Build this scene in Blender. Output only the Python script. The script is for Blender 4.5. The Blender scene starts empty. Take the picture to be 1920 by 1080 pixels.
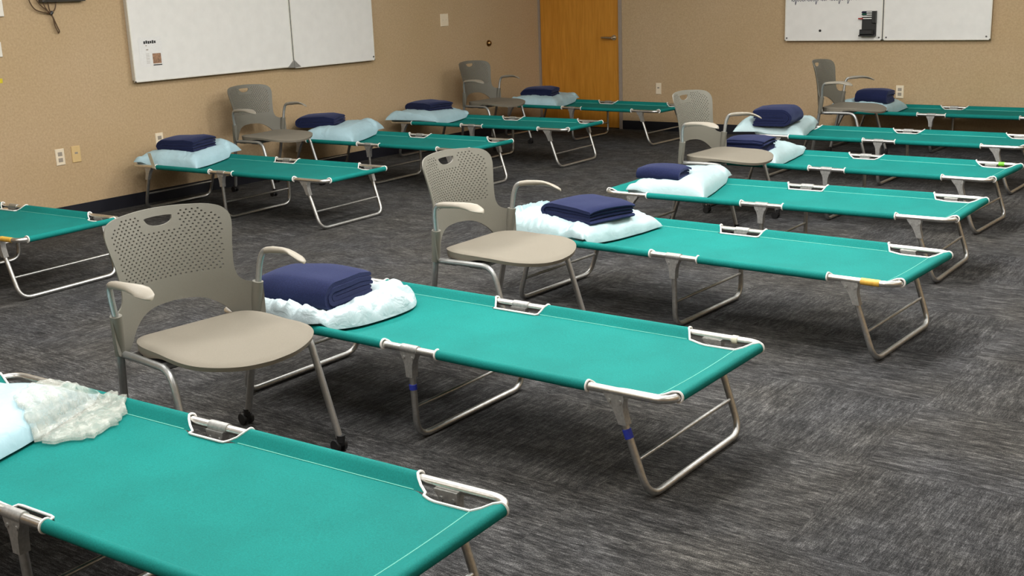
import bpy, math, random
import numpy as np
from mathutils import Matrix, Vector, noise
from mathutils.geometry import delaunay_2d_cdt
PI = math.pi
SC = bpy.context.scene
COL = SC.collection

# ------------------------------------------------------------------ materials
def new_mat(name):
    m = bpy.data.materials.new(name); m.use_nodes = True
    nt = m.node_tree; nt.nodes.clear()
    out = nt.nodes.new('ShaderNodeOutputMaterial'); b = nt.nodes.new('ShaderNodeBsdfPrincipled')
    nt.links.new(b.outputs[0], out.inputs[0])
    return m, nt, b
def srgb(r, g, b):
    f = lambda c: (c/255/12.92) if c/255 <= .04045 else ((c/255+.055)/1.055)**2.4
    return (f(r), f(g), f(b), 1)
def node(nt, t, **k):
    n = nt.nodes.new(t)
    for a, v in k.items():
        if a.startswith('i_'): n.inputs[a[2:]].default_value = v
        else: setattr(n, a, v)
    return n
def ramp(nt, src, stops):
    r = nt.nodes.new('ShaderNodeValToRGB'); nt.links.new(src, r.inputs[0])
    els = r.color_ramp.elements
    while len(els) < len(stops): els.new(.5)
    for e, (p, c) in zip(els, stops): e.position = p; e.color = c
    return r
def simple(name, col, rough=.5, metal=0, nscale=60, amt=.12, bump=0, bscale=None, spec=.5, sheen=0):
    m, nt, b = new_mat(name)
    tc = node(nt, 'ShaderNodeTexCoord')
    n = node(nt, 'ShaderNodeTexNoise', i_Scale=nscale, i_Detail=4)
    nt.links.new(tc.outputs['Object'], n.inputs['Vector'])
    lo = tuple(c*(1-amt) for c in col[:3])+(1,); hi = tuple(min(1, c*(1+amt)) for c in col[:3])+(1,)
    r = ramp(nt, n.outputs[0], [(.3, lo), (.7, hi)])
    nt.links.new(r.outputs[0], b.inputs['Base Color'])
    b.inputs['Roughness'].default_value = rough; b.inputs['Metallic'].default_value = metal
    b.inputs['Specular IOR Level'].default_value = spec
    if sheen: b.inputs['Sheen Weight'].default_value = sheen
    if bump:
        n2 = node(nt, 'ShaderNodeTexNoise', i_Scale=bscale or nscale, i_Detail=3)
        nt.links.new(tc.outputs['Object'], n2.inputs['Vector'])
        bp = node(nt, 'ShaderNodeBump', i_Strength=bump, i_Distance=.002)
        nt.links.new(n2.outputs[0], bp.inputs['Height']); nt.links.new(bp.outputs[0], b.inputs['Normal'])
    return m
M = {}
M['alu'] = simple('aluminium_tube', (.70, .69, .66, 1), .34, 1, 90, .10)
M['alu_leg'] = simple('grey_aluminium_tube', (.52, .525, .515, 1), .40, 1, 90, .12)  # cot legs: darker, duller grey than the rail tubes
M['alu_dull'] = simple('dull_cast_aluminium', (.42, .42, .41, 1), .5, .8, 120, .15)
M['steel'] = simple('silver_painted_steel', (.38, .385, .38, 1), .38, .75, 120, .06)
M['plastic'] = simple('warm_grey_plastic', srgb(106, 104, 95), .55, 0, 400, .05, .08, 700)
M['seat_mesh'] = simple('taupe_seat_fabric', srgb(118, 112, 100), .85, 0, 900, .16, .25, 900)
M['pad'] = simple('pale_grey_arm_plastic', srgb(143, 137, 125), .45, 0, 300, .05)
M['black'] = simple('black_plastic', (.012, .012, .013, 1), .45, 0, 200, .2)
M['piping'] = simple('white_webbing_trim', (.80, .79, .76, 1), .7, 0, 300, .08)
M['thread'] = simple('pale_teal_thread', srgb(120, 205, 190), .8, 0, 300, .1)
M['bluetape'] = simple('blue_tape', srgb(35, 50, 150), .5, 0, 200, .1)
M['yellowtape'] = simple('amber_tape', srgb(214, 170, 70), .5, 0, 100, .15)
M['greentape'] = simple('green_tape', srgb(110, 190, 40), .5, 0, 100, .1)
M['tag'] = simple('cream_paper', srgb(215, 212, 190), .7, 0, 100, .05)
M['wbframe'] = simple('ivory_board_edge', (.72, .70, .64, 1), .4, 0, 60, .05)
M['wbface'] = simple('white_board_enamel', (.76, .75, .73, 1), .28, 0, 12, .03)
M['darkgap'] = simple('dark_rubber_strip', (.06, .06, .06, 1), .6)
M['plate'] = simple('ivory_wall_plate', srgb(226, 212, 188), .4, 0, 50, .03)
M['plate_tan'] = simple('tan_wall_plate', srgb(205, 176, 124), .45, 0, 50, .04)
M['plate_white'] = simple('white_wall_plate', srgb(225, 220, 210), .4, 0, 50, .03)
M['slot'] = simple('grey_socket', srgb(150, 140, 128), .5)
M['brass'] = simple('dark_brass', (.30, .19, .08, 1), .35, 1)
M['nickel'] = simple('satin_nickel', (.55, .50, .42, 1), .35, 1)
M['jamb'] = simple('grey_metal_jamb', srgb(150, 138, 128), .5, 0, 30, .04)
M['paper'] = simple('white_paper', (.74, .73, .72, 1), .8, 0, 80, .03)
M['ink'] = simple('black_ink', (.02, .02, .02, 1), .8)
M['blueink'] = simple('dark_blue_ink', srgb(70, 72, 92), .8)
M['photo'] = simple('brown_print', srgb(150, 115, 90), .7, 0, 90, .5)
M['cable'] = simple('brown_cable', srgb(84, 62, 40), .6)
M['bracket'] = simple('charcoal_metal', (.09, .085, .08, 1), .5, .3)
M['base'] = simple('navy_vinyl', srgb(24, 25, 34), .45, 0, 20, .1)
M['yellow'] = simple('yellow_sticker', srgb(205, 185, 30), .6)
M['red'] = simple('red_marker_plastic', srgb(160, 30, 25), .4)
M['green'] = simple('green_marker_plastic', srgb(25, 90, 75), .4)
M['white'] = simple('white_marker_plastic', (.8, .8, .78, 1), .4)
M['darkblue'] = simple('dark_blue_marker_plastic', srgb(35, 40, 70), .4)
M['ceil'] = simple('white_ceiling_tile', (.72, .71, .68, 1), .9, 0, 200, .08)

def canvas_mat():
    m, nt, b = new_mat('teal_canvas')
    tc = node(nt, 'ShaderNodeTexCoord')
    n = node(nt, 'ShaderNodeTexNoise', i_Scale=260, i_Detail=3)
    n2 = node(nt, 'ShaderNodeTexNoise', i_Scale=5, i_Detail=3)
    for q in (n, n2): nt.links.new(tc.outputs['Object'], q.inputs['Vector'])
    r = ramp(nt, n.outputs[0], [(.3, (.004, .156, .140, 1)), (.7, (.006, .206, .188, 1))])
    r2 = ramp(nt, n2.outputs[0], [(.3, (.90, .90, .90, 1)), (.7, (1.06, 1.06, 1.06, 1))])
    mx = node(nt, 'ShaderNodeMixRGB', blend_type='MULTIPLY'); mx.inputs[0].default_value = 1
    nt.links.new(r.outputs[0], mx.inputs[1]); nt.links.new(r2.outputs[0], mx.inputs[2])
    nt.links.new(mx.outputs[0], b.inputs['Base Color'])
    b.inputs['Roughness'].default_value = .8; b.inputs['Specular IOR Level'].default_value = .15
    w1 = node(nt, 'ShaderNodeTexNoise', i_Scale=700, i_Detail=2)
    nt.links.new(tc.outputs['Object'], w1.inputs['Vector'])
    bp = node(nt, 'ShaderNodeBump', i_Strength=.25, i_Distance=.001)
    nt.links.new(w1.outputs[0], bp.inputs['Height']); nt.links.new(bp.outputs[0], b.inputs['Normal'])
    return m
M['canvas'] = canvas_mat()
def pillow_mat(name, col, rough, bump=.35):
    m, nt, b = new_mat(name)
    tc = node(nt, 'ShaderNodeTexCoord')
    n = node(nt, 'ShaderNodeTexNoise', i_Scale=14, i_Detail=5)
    nt.links.new(tc.outputs['Object'], n.inputs['Vector'])
    r = ramp(nt, n.outputs[0], [(.3, tuple(c*.93 for c in col[:3])+(1,)), (.7, col)])
    nt.links.new(r.outputs[0], b.inputs['Base Color'])
    b.inputs['Roughness'].default_value = rough
    b.inputs['Subsurface Weight'].default_value = .0
    n2 = node(nt, 'ShaderNodeTexNoise', i_Scale=22, i_Detail=4)
    n2.inputs['Distortion'].default_value = 1.0
    nt.links.new(tc.outputs['Object'], n2.inputs['Vector'])
    bp = node(nt, 'ShaderNodeBump', i_Strength=bump, i_Distance=.01)
    nt.links.new(n2.outputs[0], bp.inputs['Height']); nt.links.new(bp.outputs[0], b.inputs['Normal'])
    return m
M['pillow'] = pillow_mat('sky_blue_pillow_cover', (.40, .585, .665, 1), .5)
M['pillow_aqua'] = pillow_mat('pale_aqua_pillow_cover', (.39, .525, .555, 1), .42)
M['pillow_white'] = pillow_mat('crinkled_white_pillow_cover', (.43, .53, .565, 1), .35, .7)
def blanket_mat():
    m, nt, b = new_mat('navy_wool')
    tc = node(nt, 'ShaderNodeTexCoord')
    n = node(nt, 'ShaderNodeTexNoise', i_Scale=320, i_Detail=3)
    nt.links.new(tc.outputs['Object'], n.inputs['Vector'])
    r = ramp(nt, n.outputs[0], [(.3, (.007, .010, .035, 1)), (.7, (.016, .022, .070, 1))])
    nt.links.new(r.outputs[0], b.inputs['Base Color'])
    b.inputs['Roughness'].default_value = .95; b.inputs['Specular IOR Level'].default_value = .1
    b.inputs['Sheen Weight'].default_value = .25; b.inputs['Sheen Tint'].default_value = (.35, .4, .7, 1)
    bp = node(nt, 'ShaderNodeBump', i_Strength=.5, i_Distance=.002)
    nt.links.new(n.outputs[0], bp.inputs['Height']); nt.links.new(bp.outputs[0], b.inputs['Normal'])
    return m
M['blanket'] = blanket_mat()
def bag_mat():
    m, nt, b = new_mat('clear_crinkled_plastic')
    tc = node(nt, 'ShaderNodeTexCoord')
    n = node(nt, 'ShaderNodeTexNoise', i_Scale=30, i_Detail=5)
    nt.links.new(tc.outputs['Object'], n.inputs['Vector'])
    r = ramp(nt, n.outputs[0], [(.3, (.50, .54, .49, 1)), (.7, (.74, .74, .68, 1))])
    nt.links.new(r.outputs[0], b.inputs['Base Color'])
    b.inputs['Roughness'].default_value = .22
    ra = ramp(nt, n.outputs[0], [(.3, (.26, .26, .26, 1)), (.75, (.52, .52, .52, 1))])
    nt.links.new(ra.outputs[0], b.inputs['Alpha'])
    return m
M['bag'] = bag_mat()
def carpet_mat():
    m, nt, b = new_mat('charcoal_carpet_tile')
    tc = node(nt, 'ShaderNodeTexCoord')
    sep = node(nt, 'ShaderNodeSeparateXYZ'); nt.links.new(tc.outputs['Object'], sep.inputs[0])
    T = .61
    def math_(op, a, bv=None):
        n = node(nt, 'ShaderNodeMath', operation=op)
        for i, v in enumerate((a, bv)):
            if v is None: continue
            if isinstance(v, (int, float)): n.inputs[i].default_value = v
            else: nt.links.new(v, n.inputs[i])
        return n.outputs[0]
    ix = math_('FLOOR', math_('DIVIDE', sep.outputs[0], T)); iy = math_('FLOOR', math_('DIVIDE', sep.outputs[1], T))
    c3 = node(nt, 'ShaderNodeCombineXYZ'); nt.links.new(ix, c3.inputs[0]); nt.links.new(iy, c3.inputs[1])
    wo = node(nt, 'ShaderNodeTexWhiteNoise', noise_dimensions='2D'); nt.links.new(c3.outputs[0], wo.inputs['Vector'])
    chk = math_('GREATER_THAN', wo.outputs[0], .68)             # the pile of some tiles runs crosswise
    # streaked coordinates, along x or along y by tile
    def streak(swap, seed):
        cm = node(nt, 'ShaderNodeCombineXYZ')
        nt.links.new(sep.outputs[1 if swap else 0], cm.inputs[0]); nt.links.new(sep.outputs[0 if swap else 1], cm.inputs[1])
        wn = node(nt, 'ShaderNodeTexWhiteNoise', noise_dimensions='2D')
        c2 = node(nt, 'ShaderNodeCombineXYZ'); nt.links.new(ix, c2.inputs[0]); nt.links.new(iy, c2.inputs[1])
        nt.links.new(c2.outputs[0], wn.inputs['Vector'])
        nt.links.new(math_('MULTIPLY', wn.outputs[0], 37.0+seed), cm.inputs[2])
        outs = []
        for sx, sy, det in ((40, 260, 3), (10.0, 80, 4)):
            mp = node(nt, 'ShaderNodeMapping'); mp.inputs['Scale'].default_value = (sx, sy, 1)
            nt.links.new(cm.outputs[0], mp.inputs[0])
            n = node(nt, 'ShaderNodeTexNoise', i_Scale=1, i_Detail=det, i_Roughness=.6)
            nt.links.new(mp.outputs[0], n.inputs['Vector']); outs.append(n.outputs[0])
        return math_('ADD', math_('MULTIPLY', outs[0], .52), math_('MULTIPLY', outs[1], .48))
    a, c = streak(False, 1), streak(True, 5)
    mix = node(nt, 'ShaderNodeMix', data_type='FLOAT')
    nt.links.new(math_('ADD', math_('MULTIPLY', chk, .55), .12), mix.inputs[0]); nt.links.new(a, mix.inputs[2]); nt.links.new(c, mix.inputs[3])
    fine = node(nt, 'ShaderNodeTexNoise', i_Scale=330, i_Detail=2); nt.links.new(tc.outputs['Object'], fine.inputs['Vector'])
    mot = node(nt, 'ShaderNodeTexNoise', i_Scale=8, i_Detail=5, i_Roughness=.65); nt.links.new(tc.outputs['Object'], mot.inputs['Vector'])
    v = math_('ADD', math_('ADD', math_('MULTIPLY', mix.outputs[0], .60), math_('MULTIPLY', fine.outputs[0], .26)), math_('MULTIPLY', mot.outputs[0], .14))
    r = ramp(nt, v, [(.39, (.008, .008, .008, 1)), (.475, (.026, .0258, .0255, 1)), (.54, (.072, .071, .069, 1)), (.62, (.20, .196, .19, 1))])
    hue = node(nt, 'ShaderNodeTexNoise', i_Scale=1.6, i_Detail=3); nt.links.new(tc.outputs['Object'], hue.inputs['Vector'])
    r2 = ramp(nt, hue.outputs[0], [(.35, (1.03, 1.0, .96, 1)), (.65, (.96, .98, 1.05, 1))])
    mx = node(nt, 'ShaderNodeMixRGB', blend_type='MULTIPLY'); mx.inputs[0].default_value = 1
    nt.links.new(r.outputs[0], mx.inputs[1]); nt.links.new(r2.outputs[0], mx.inputs[2])
    nt.links.new(mx.outputs[0], b.inputs['Base Color'])
    b.inputs['Roughness'].default_value = .95; b.inputs['Specular IOR Level'].default_value = .15
    bp = node(nt, 'ShaderNodeBump', i_Strength=.5, i_Distance=.003)
    nt.links.new(v, bp.inputs['Height']); nt.links.new(bp.outputs[0], b.inputs['Normal'])
    return m
M['carpet'] = carpet_mat()
def wall_mat(name, lo, hi):
    m, nt, b = new_mat(name)
    tc = node(nt, 'ShaderNodeTexCoord')
    n = node(nt, 'ShaderNodeTexNoise', i_Scale=70, i_Detail=5, i_Roughness=.7); n2 = node(nt, 'ShaderNodeTexNoise', i_Scale=1.5, i_Detail=2)
    for q in (n, n2): nt.links.new(tc.outputs['Object'], q.inputs['Vector'])
    r = ramp(nt, n.outputs[0], [(.3, lo), (.7, hi)])
    r2 = ramp(nt, n2.outputs[0], [(.3, (.97, .96, .93, 1)), (.7, (1.02, 1.02, 1.05, 1))])
    mx = node(nt, 'ShaderNodeMixRGB', blend_type='MULTIPLY'); mx.inputs[0].default_value = 1
    nt.links.new(r.outputs[0], mx.inputs[1]); nt.links.new(r2.outputs[0], mx.inputs[2])
    nt.links.new(mx.outputs[0], b.inputs['Base Color'])
    b.inputs['Roughness'].default_value = .85; b.inputs['Specular IOR Level'].default_value = .2
    bp = node(nt, 'ShaderNodeBump', i_Strength=.3, i_Distance=.002)
    nt.links.new(n.outputs[0], bp.inputs['Height']); nt.links.new(bp.outputs[0], b.inputs['Normal'])
    return m
M['wall'] = wall_mat('tan_woven_wallcovering', (.41, .295, .172, 1), (.52, .385, .236, 1))
def wood_mat():
    m, nt, b = new_mat('honey_oak_veneer')
    tc = node(nt, 'ShaderNodeTexCoord'); mp = node(nt, 'ShaderNodeMapping'); mp.inputs['Scale'].default_value = (9, 9, .8)
    nt.links.new(tc.outputs['Object'], mp.inputs[0])
    n = node(nt, 'ShaderNodeTexNoise', i_Scale=3, i_Detail=6, i_Roughness=.6); n.inputs['Distortion'].default_value = .6
    nt.links.new(mp.outputs[0], n.inputs['Vector'])
    r = ramp(nt, n.outputs[0], [(.3, (.46, .185, .016, 1)), (.7, (.62, .275, .035, 1))])
    nt.links.new(r.outputs[0], b.inputs['Base Color']); b.inputs['Roughness'].default_value = .4
    return m
M['wood'] = wood_mat()

# ------------------------------------------------------------------ mesh helpers
class MB:
    def __init__(s): s.v = []; s.f = []; s.mi = []
    def add(s, vs, fs, mi=0):
        o = len(s.v); s.v += [tuple(map(float, v)) for v in vs]
        s.f += [tuple(i+o for i in f) for f in fs]; s.mi += [mi]*len(fs); return s
    def box(s, a, b, mi=0):
        (x0, y0, z0), (x1, y1, z1) = a, b
        vs = [(x0, y0, z0), (x1, y0, z0), (x1, y1, z0), (x0, y1, z0), (x0, y0, z1), (x1, y0, z1), (x1, y1, z1), (x0, y1, z1)]
        return s.add(vs, [(0, 3, 2, 1), (4, 5, 6, 7), (0, 1, 5, 4), (1, 2, 6, 5), (2, 3, 7, 6), (3, 0, 4, 7)], mi)
    def tube(s, pts, r, seg=10, closed=False, cap=True, mi=0, flat=None):
        P = [np.array(p, float) for p in pts]; n = len(P)
        rr = r if hasattr(r, '__len__') else [r]*n
        T = []
        for i in range(n):
            a = P[(i-1) % n] if (closed or i > 0) else P[i]; c = P[(i+1) % n] if (closed or i < n-1) else P[i]
            t = c-a; T.append(t/(np.linalg.norm(t)+1e-12))
        up = np.array([0, 0, 1.]) if abs(T[0][2]) < .9 else np.array([1., 0, 0])
        N = np.cross(T[0], up); N /= np.linalg.norm(N); vs = []
        for i in range(n):
            N = N-T[i]*np.dot(N, T[i]); N /= np.linalg.norm(N)+1e-12; B = np.cross(T[i], N)
            for k in range(seg):
                a = 2*PI*k/seg
                vs.append(P[i]+rr[i]*(N*math.cos(a)+B*math.sin(a)))
        fs = []
        for i in range(n if closed else n-1):
            j = (i+1) % n
            for k in range(seg):
                l = (k+1) % seg
                fs.append((i*seg+k, j*seg+k, j*seg+l, i*seg+l))
        if cap and not closed: fs += [tuple(range(seg)), tuple((n-1)*seg+k for k in reversed(range(seg)))]
        return s.add(vs, fs, mi)
    def loft(s, rings, cap=True, mi=0):
        m = len(rings[0]); vs = [p for r in rings for p in r]; fs = []
        for i in range(len(rings)-1):
            for k in range(m):
                l = (k+1) % m
                fs.append((i*m+k, (i+1)*m+k, (i+1)*m+l, i*m+l))
        if cap: fs += [tuple(range(m)), tuple((len(rings)-1)*m+k for k in reversed(range(m)))]
        return s.add(vs, fs, mi)
    def grid(s, fn, us, vs_, mi=0, flip=False):
        n, m = len(us), len(vs_)
        V = [fn(u, v) for u in us for v in vs_]; F = []
        for i in range(n-1):
            for j in range(m-1):
                f = (i*m+j, (i+1)*m+j, (i+1)*m+j+1, i*m+j+1)
                F.append(f[::-1] if flip else f)
        return s.add(V, F, mi)
    def cyl(s, c0, c1, r, seg=16, mi=0): return s.tube([c0, c1], r, seg, mi=mi)
    def build(s, name, mats, parent=None, smooth=40, fix=True):
        me = bpy.data.meshes.new(name); me.from_pydata(s.v, [], s.f)
        for m in (mats if isinstance(mats, (list, tuple)) else [mats]): me.materials.append(m)
        me.polygons.foreach_set('material_index', s.mi)
        me.update()
        if fix:
            import bmesh
            bm = bmesh.new(); bm.from_mesh(me); bmesh.ops.remove_doubles(bm, verts=bm.verts, dist=1e-6)
            bmesh.ops.recalc_face_normals(bm, faces=bm.faces); bm.to_mesh(me); bm.free()
        if smooth:
            me.polygons.foreach_set('use_smooth', [True]*len(me.polygons))
            try: me.set_sharp_from_angle(angle=math.radians(smooth))
            except Exception: pass
        o = bpy.data.objects.new(name, me); COL.objects.link(o)
        if parent: o.parent = parent
        return o
def fillet(pts, r, n=6, closed=False):
    P = [np.array(p, float) for p in pts]; out = []; N = len(P)
    for i in range(N):
        if not closed and i in (0, N-1): out.append(P[i]); continue
        a, b, c = P[(i-1) % N], P[i], P[(i+1) % N]
        d1 = a-b; d2 = c-b; l1, l2 = np.linalg.norm(d1), np.linalg.norm(d2)
        q = min(r, l1*.49, l2*.49); p0 = b+d1/l1*q; p1 = b+d2/l2*q
        for k in range(n+1):
            t = k/n; out.append((1-t)**2*p0+2*t*(1-t)*b+t*t*p1)
    return out
def empty(name, loc=(0, 0, 0), rz=0):
    o = bpy.data.objects.new(name, None); o.empty_display_size = .1; COL.objects.link(o)
    o.location = loc; o.rotation_euler = (0, 0, rz); return o
def tag(o, label, cat, group=None):
    o['label'] = label; o['category'] = cat
    if group: o['group'] = group
    return o
def struct(o, label=None):
    o['kind'] = 'structure'
    if label: o['label'] = label
    return o
def copy_tree(o, parent=None):
    c = o.copy(); COL.objects.link(c)
    if parent: c.parent = parent
    for ch in list(o.children): copy_tree(ch, c)
    return c
def nz(x, y, z=0): return noise.noise(Vector((x, y, z)))
def cdt_shape(outline, holes, step, rims=()):
    """triangulated 2D shape with holes; returns verts2d, tris"""
    co = []; ed = []
    def loop(l):
        o = len(co); co.extend(Vector(p) for p in l); n = len(l)
        ed.extend((o+i, o+(i+1) % n) for i in range(n))
    loop(outline)
    for h in holes: loop(h)
    for q in rims: loop(q)
    gridpoly = rims[-1] if rims else outline
    def inside(p, poly):
        c = False; n = len(poly); x, y = p
        for i in range(n):
            x0, y0 = poly[i]; x1, y1 = poly[(i+1) % n]
            if (y0 > y) != (y1 > y) and x < (x1-x0)*(y-y0)/(y1-y0)+x0: c = not c
        return c
    xs = [p[0] for p in outline]; ys = [p[1] for p in outline]
    hc = [(sum(p[0] for p in h)/len(h), sum(p[1] for p in h)/len(h), max(math.hypot(p[0]-h[0][0], p[1]-h[0][1]) for p in h)) for h in holes]
    for gx in np.arange(min(xs)+step/2, max(xs), step):
        for gy in np.arange(min(ys)+step/2, max(ys), step):
            if inside((gx, gy), gridpoly) and all(math.hypot(gx-a, gy-b) > r*.9 for a, b, r in hc): co.append(Vector((gx, gy)))
    V, E, F, _, _, _ = delaunay_2d_cdt(co, ed, [], 0, 1e-6)
    keep = []
    for f in F:
        c = (sum(V[i][0] for i in f)/len(f), sum(V[i][1] for i in f)/len(f))
        if not inside(c, outline): continue
        if any(math.hypot(c[0]-a, c[1]-b) < r*1.05 and inside(c, h) for (a, b, r), h in zip(hc, holes)): continue
        keep.append(tuple(f))
    return [tuple(v) for v in V], keep
def slab(mb, V, F, top, bot, mi=0):
    """two mapped copies of a planar triangulation, stitched along every boundary"""
    n = len(V); vs = [top(*p) for p in V]+[bot(*p) for p in V]
    cnt = {}
    for f in F:
        for i in range(len(f)):
            a, b = f[i], f[(i+1) % len(f)]; cnt.setdefault((min(a, b), max(a, b)), []).append((a, b))
    fs = list(F)+[tuple(i+n for i in reversed(f)) for f in F]
    for k, l in cnt.items():
        if len(l) == 1: a, b = l[0]; fs.append((b, a, a+n, b+n))
    used = sorted({i for f in fs for i in f}); mp = {o: i for i, o in enumerate(used)}
    return mb.add([vs[i] for i in used], [tuple(mp[i] for i in f) for f in fs], mi)

# ------------------------------------------------------------------ room
WX, WY, CEIL = -2.57, 3.54, 2.75
XR, YF = 6.6, -9.2
def plane_box(name, a, b, mat): return struct(MB().box(a, b).build(name, mat, smooth=0))
plane_box('floor', (WX-.1, YF-.1, -.1), (XR+.1, WY+.1, 0), M['carpet'])
plane_box('ceiling', (WX-.1, YF-.1, CEIL), (XR+.1, WY+.1, CEIL+.1), M['ceil'])
plane_box('wall_left', (WX-.1, YF-.1, 0), (WX, WY+.1, CEIL), M['wall'])
DX0, DX1, DH = -2.545, -1.555, 2.10     # door leaf
w = MB(); w.box((DX1+.04, WY, 0), (XR, WY+.1, CEIL)); w.box((WX, WY, DH+.04), (DX1+.04, WY+.1, CEIL))
struct(w.build('wall_back', M['wall'], smooth=0))
plane_box('wall_right', (XR, YF-.1, 0), (XR+.1, WY+.1, CEIL), M['wall'])
plane_box('wall_front', (WX, YF-.1, 0), (XR, YF, CEIL), M['wall'])
BH = .092
def baseboard(name, a, b): struct(MB().box(a, b).build(name, M['base'], smooth=0))
baseboard('baseboard_left', (WX, YF, 0), (WX+.008, WY, BH))
baseboard('baseboard_back', (DX1+.04, WY-.008, 0), (XR, WY, BH))
baseboard('baseboard_right', (XR-.008, YF, 0), (XR, WY, BH))
baseboard('baseboard_front', (WX, YF, 0), (XR, YF+.008, BH))
# door: slab, lever handle, metal frame
d = MB(); d.box((DX0, WY+.012, .008), (DX1, WY+.056, DH))
door = struct(d.build('door_1', M['wood'], smooth=0), 'honey coloured wooden door in the corner of the room')
hd = MB(); hx, hz = -1.615, .945
hd.cyl((hx, WY+.012, hz), (hx, WY+.002, hz), .028, 20); hd.cyl((hx, WY+.005, hz), (hx, WY-.045, hz), .011, 12)
hd.tube(fillet([(hx+.004, WY-.047, hz), (hx-.05, WY-.050, hz+.002), (hx-.125, WY-.045, hz+.004)], .03), [.012]*8+[.009], 10)
hd.build('handle', M['nickel'], door)
jb = MB(); jb.box((DX1+.004, WY-.012, 0), (DX1+.042, WY+.09, DH+.04)); jb.box((WX+.001, WY-.004, 0), (DX0-.004, WY+.09, DH+.04)); jb.box((WX+.001, WY-.012, DH+.004), (DX1+.042, WY+.09, DH+.04))
struct(jb.build('trim_1', M['jamb'], smooth=0), 'metal door frame')
plane_box('wall_outside', (DX0-.02, WY+.1, 0), (DX1+.1, WY+.12, CEIL), M['wall'])

# ------------------------------------------------------------------ wall fittings
# frames: on the left wall, "along" = +y ; on the back wall, "along" = +x ; "out" = into the room
class WallF:
    def __init__(s, side, off=0, shift=0): s.side = side; s.off = off; s.shift = shift
    def p(s, a, out, z):
        out += s.off; a += s.shift; return (WX+out, a, z) if s.side == 'L' else (a, WY-out, z)
    def box(s, mb, a0, a1, z0, z1, o0, o1, mi=0):
        p, q = s.p(a0, o0, z0), s.p(a1, o1, z1)
        return mb.box(tuple(map(min, p, q)), tuple(map(max, p, q)), mi)
LW, BW = WallF('L'), WallF('B')
SO = .026
LB, BB = WallF('L', SO, -.034), WallF('B', SO, .014)     # faces of the whiteboards, which stand off the wall
def rounded_box(wf, a0, a1, z0, z1, o0, o1, bev=.003):
    mb = MB(); rings = []
    for o, ins in ((o0, 0), (o1-bev, 0), (o1, bev)):
        rings.append([wf.p(a0+ins, o, z0+ins), wf.p(a1-ins, o, z0+ins), wf.p(a1-ins, o, z1-ins), wf.p(a0+ins, o, z1-ins)])
    return mb.loft(rings)
def at(wf, a, z): return Vector(wf.p(a, 0, z))
def rel(o, wf, a, z):
    """give a wall-mounted mesh an origin on the wall where it hangs"""
    v = at(wf, a, z); o.data.transform(Matrix.Translation(-v)); o.location = v; return o
def part(mb, name, mat, root, smooth=40):
    o = mb.build(name, mat, None, smooth); o.data.transform(Matrix.Translation(-root.matrix_basis.translation)); o.parent = root; return o
def wall_root(name, wf, a, z): return empty(name, wf.p(a, 0, z))

def whiteboard(wf, a0, a1, z0, z1, label, corners=()):
    r = wall_root('whiteboard', wf, (a0+a1)/2, z0)
    tag(r, label, 'whiteboard', 'wall mounted whiteboard panels')
    f = MB(); wf.box(f, a0+.012, a1-.012, z0+.012, z1-.012, .001-SO, .012); wf.box(f, a0, a1, z0, z1, .012, .022); part(f, 'backing', M['wbframe'], r, 0)
    p = MB(); wf.box(p, a0+.008, a1-.008, z0+.008, z1-.008, .0221, .026); part(p, 'writing_surface', M['wbface'], r, 0)
    t = MB()
    for b in ((a0, a1, z0, z0+.009), (a0, a1, z1-.009, z1), (a0, a0+.009, z0, z1), (a1-.009, a1, z0, z1)): wf.box(t, *b, .0222, .029)
    part(t, 'edge_trim', M['wbframe'], r, 0)
    for a, z in corners:
        c = MB(); c.cyl(wf.p(a, .029, z), wf.p(a, .034, z), .007, 12); part(c, 'corner_screw', M['bracket'], r)
    return r
seamL = -.09
wl1 = whiteboard(LB, -1.667, seamL-.006, .905, 2.10, 'large white dry-erase panel on left wall with paper notice in its corner')
wl2 = whiteboard(LB, seamL+.006, .903, .893, 2.10, 'blank white dry-erase panel on left wall, right of the larger panel with notice', [(.885, .925)])
g = MB(); LB.box(g, seamL-.0055, seamL+.0055, .90, 2.10, 0, .024)
rel(struct(g.build('trim_2', M['darkgap'], smooth=0), 'dark seam between the left whiteboard panels'), LB, seamL, .9)
clip = MB()
for k in (-1, 1):
    clip.loft([[LB.p(seamL+k*.0, o, .898), LB.p(seamL+k*.075, o, .902), LB.p(seamL+k*.045, o, .925), LB.p(seamL+k*.004, o, .96)] for o in (.0295, .033)])
clip = rel(clip.build('board_clip', M['alu_dull'], smooth=0), LB, seamL, .9)
tag(clip, 'small grey metal clip joining the two left wall whiteboards at their bottom edge', 'clip')
seamB = 1.209
wb1 = whiteboard(BB, .284, seamB-.005, .906, 2.10, 'white panel on back wall with handwriting and black marker holder', [(.305, .932), (seamB-.03, .932)])
wb2 = whiteboard(BB, seamB+.005, 2.133, .906, 2.10, 'blank white panel on back wall, right of the marker holder', [(seamB+.035, .932), (2.10, .935)])
g = MB(); BB.box(g, seamB-.0045, seamB+.0045, .91, 2.10, 0, .024)
rel(struct(g.build('trim_3', M['darkgap'], smooth=0), 'dark seam between the back whiteboard panels'), BB, seamB, .9)
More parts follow.
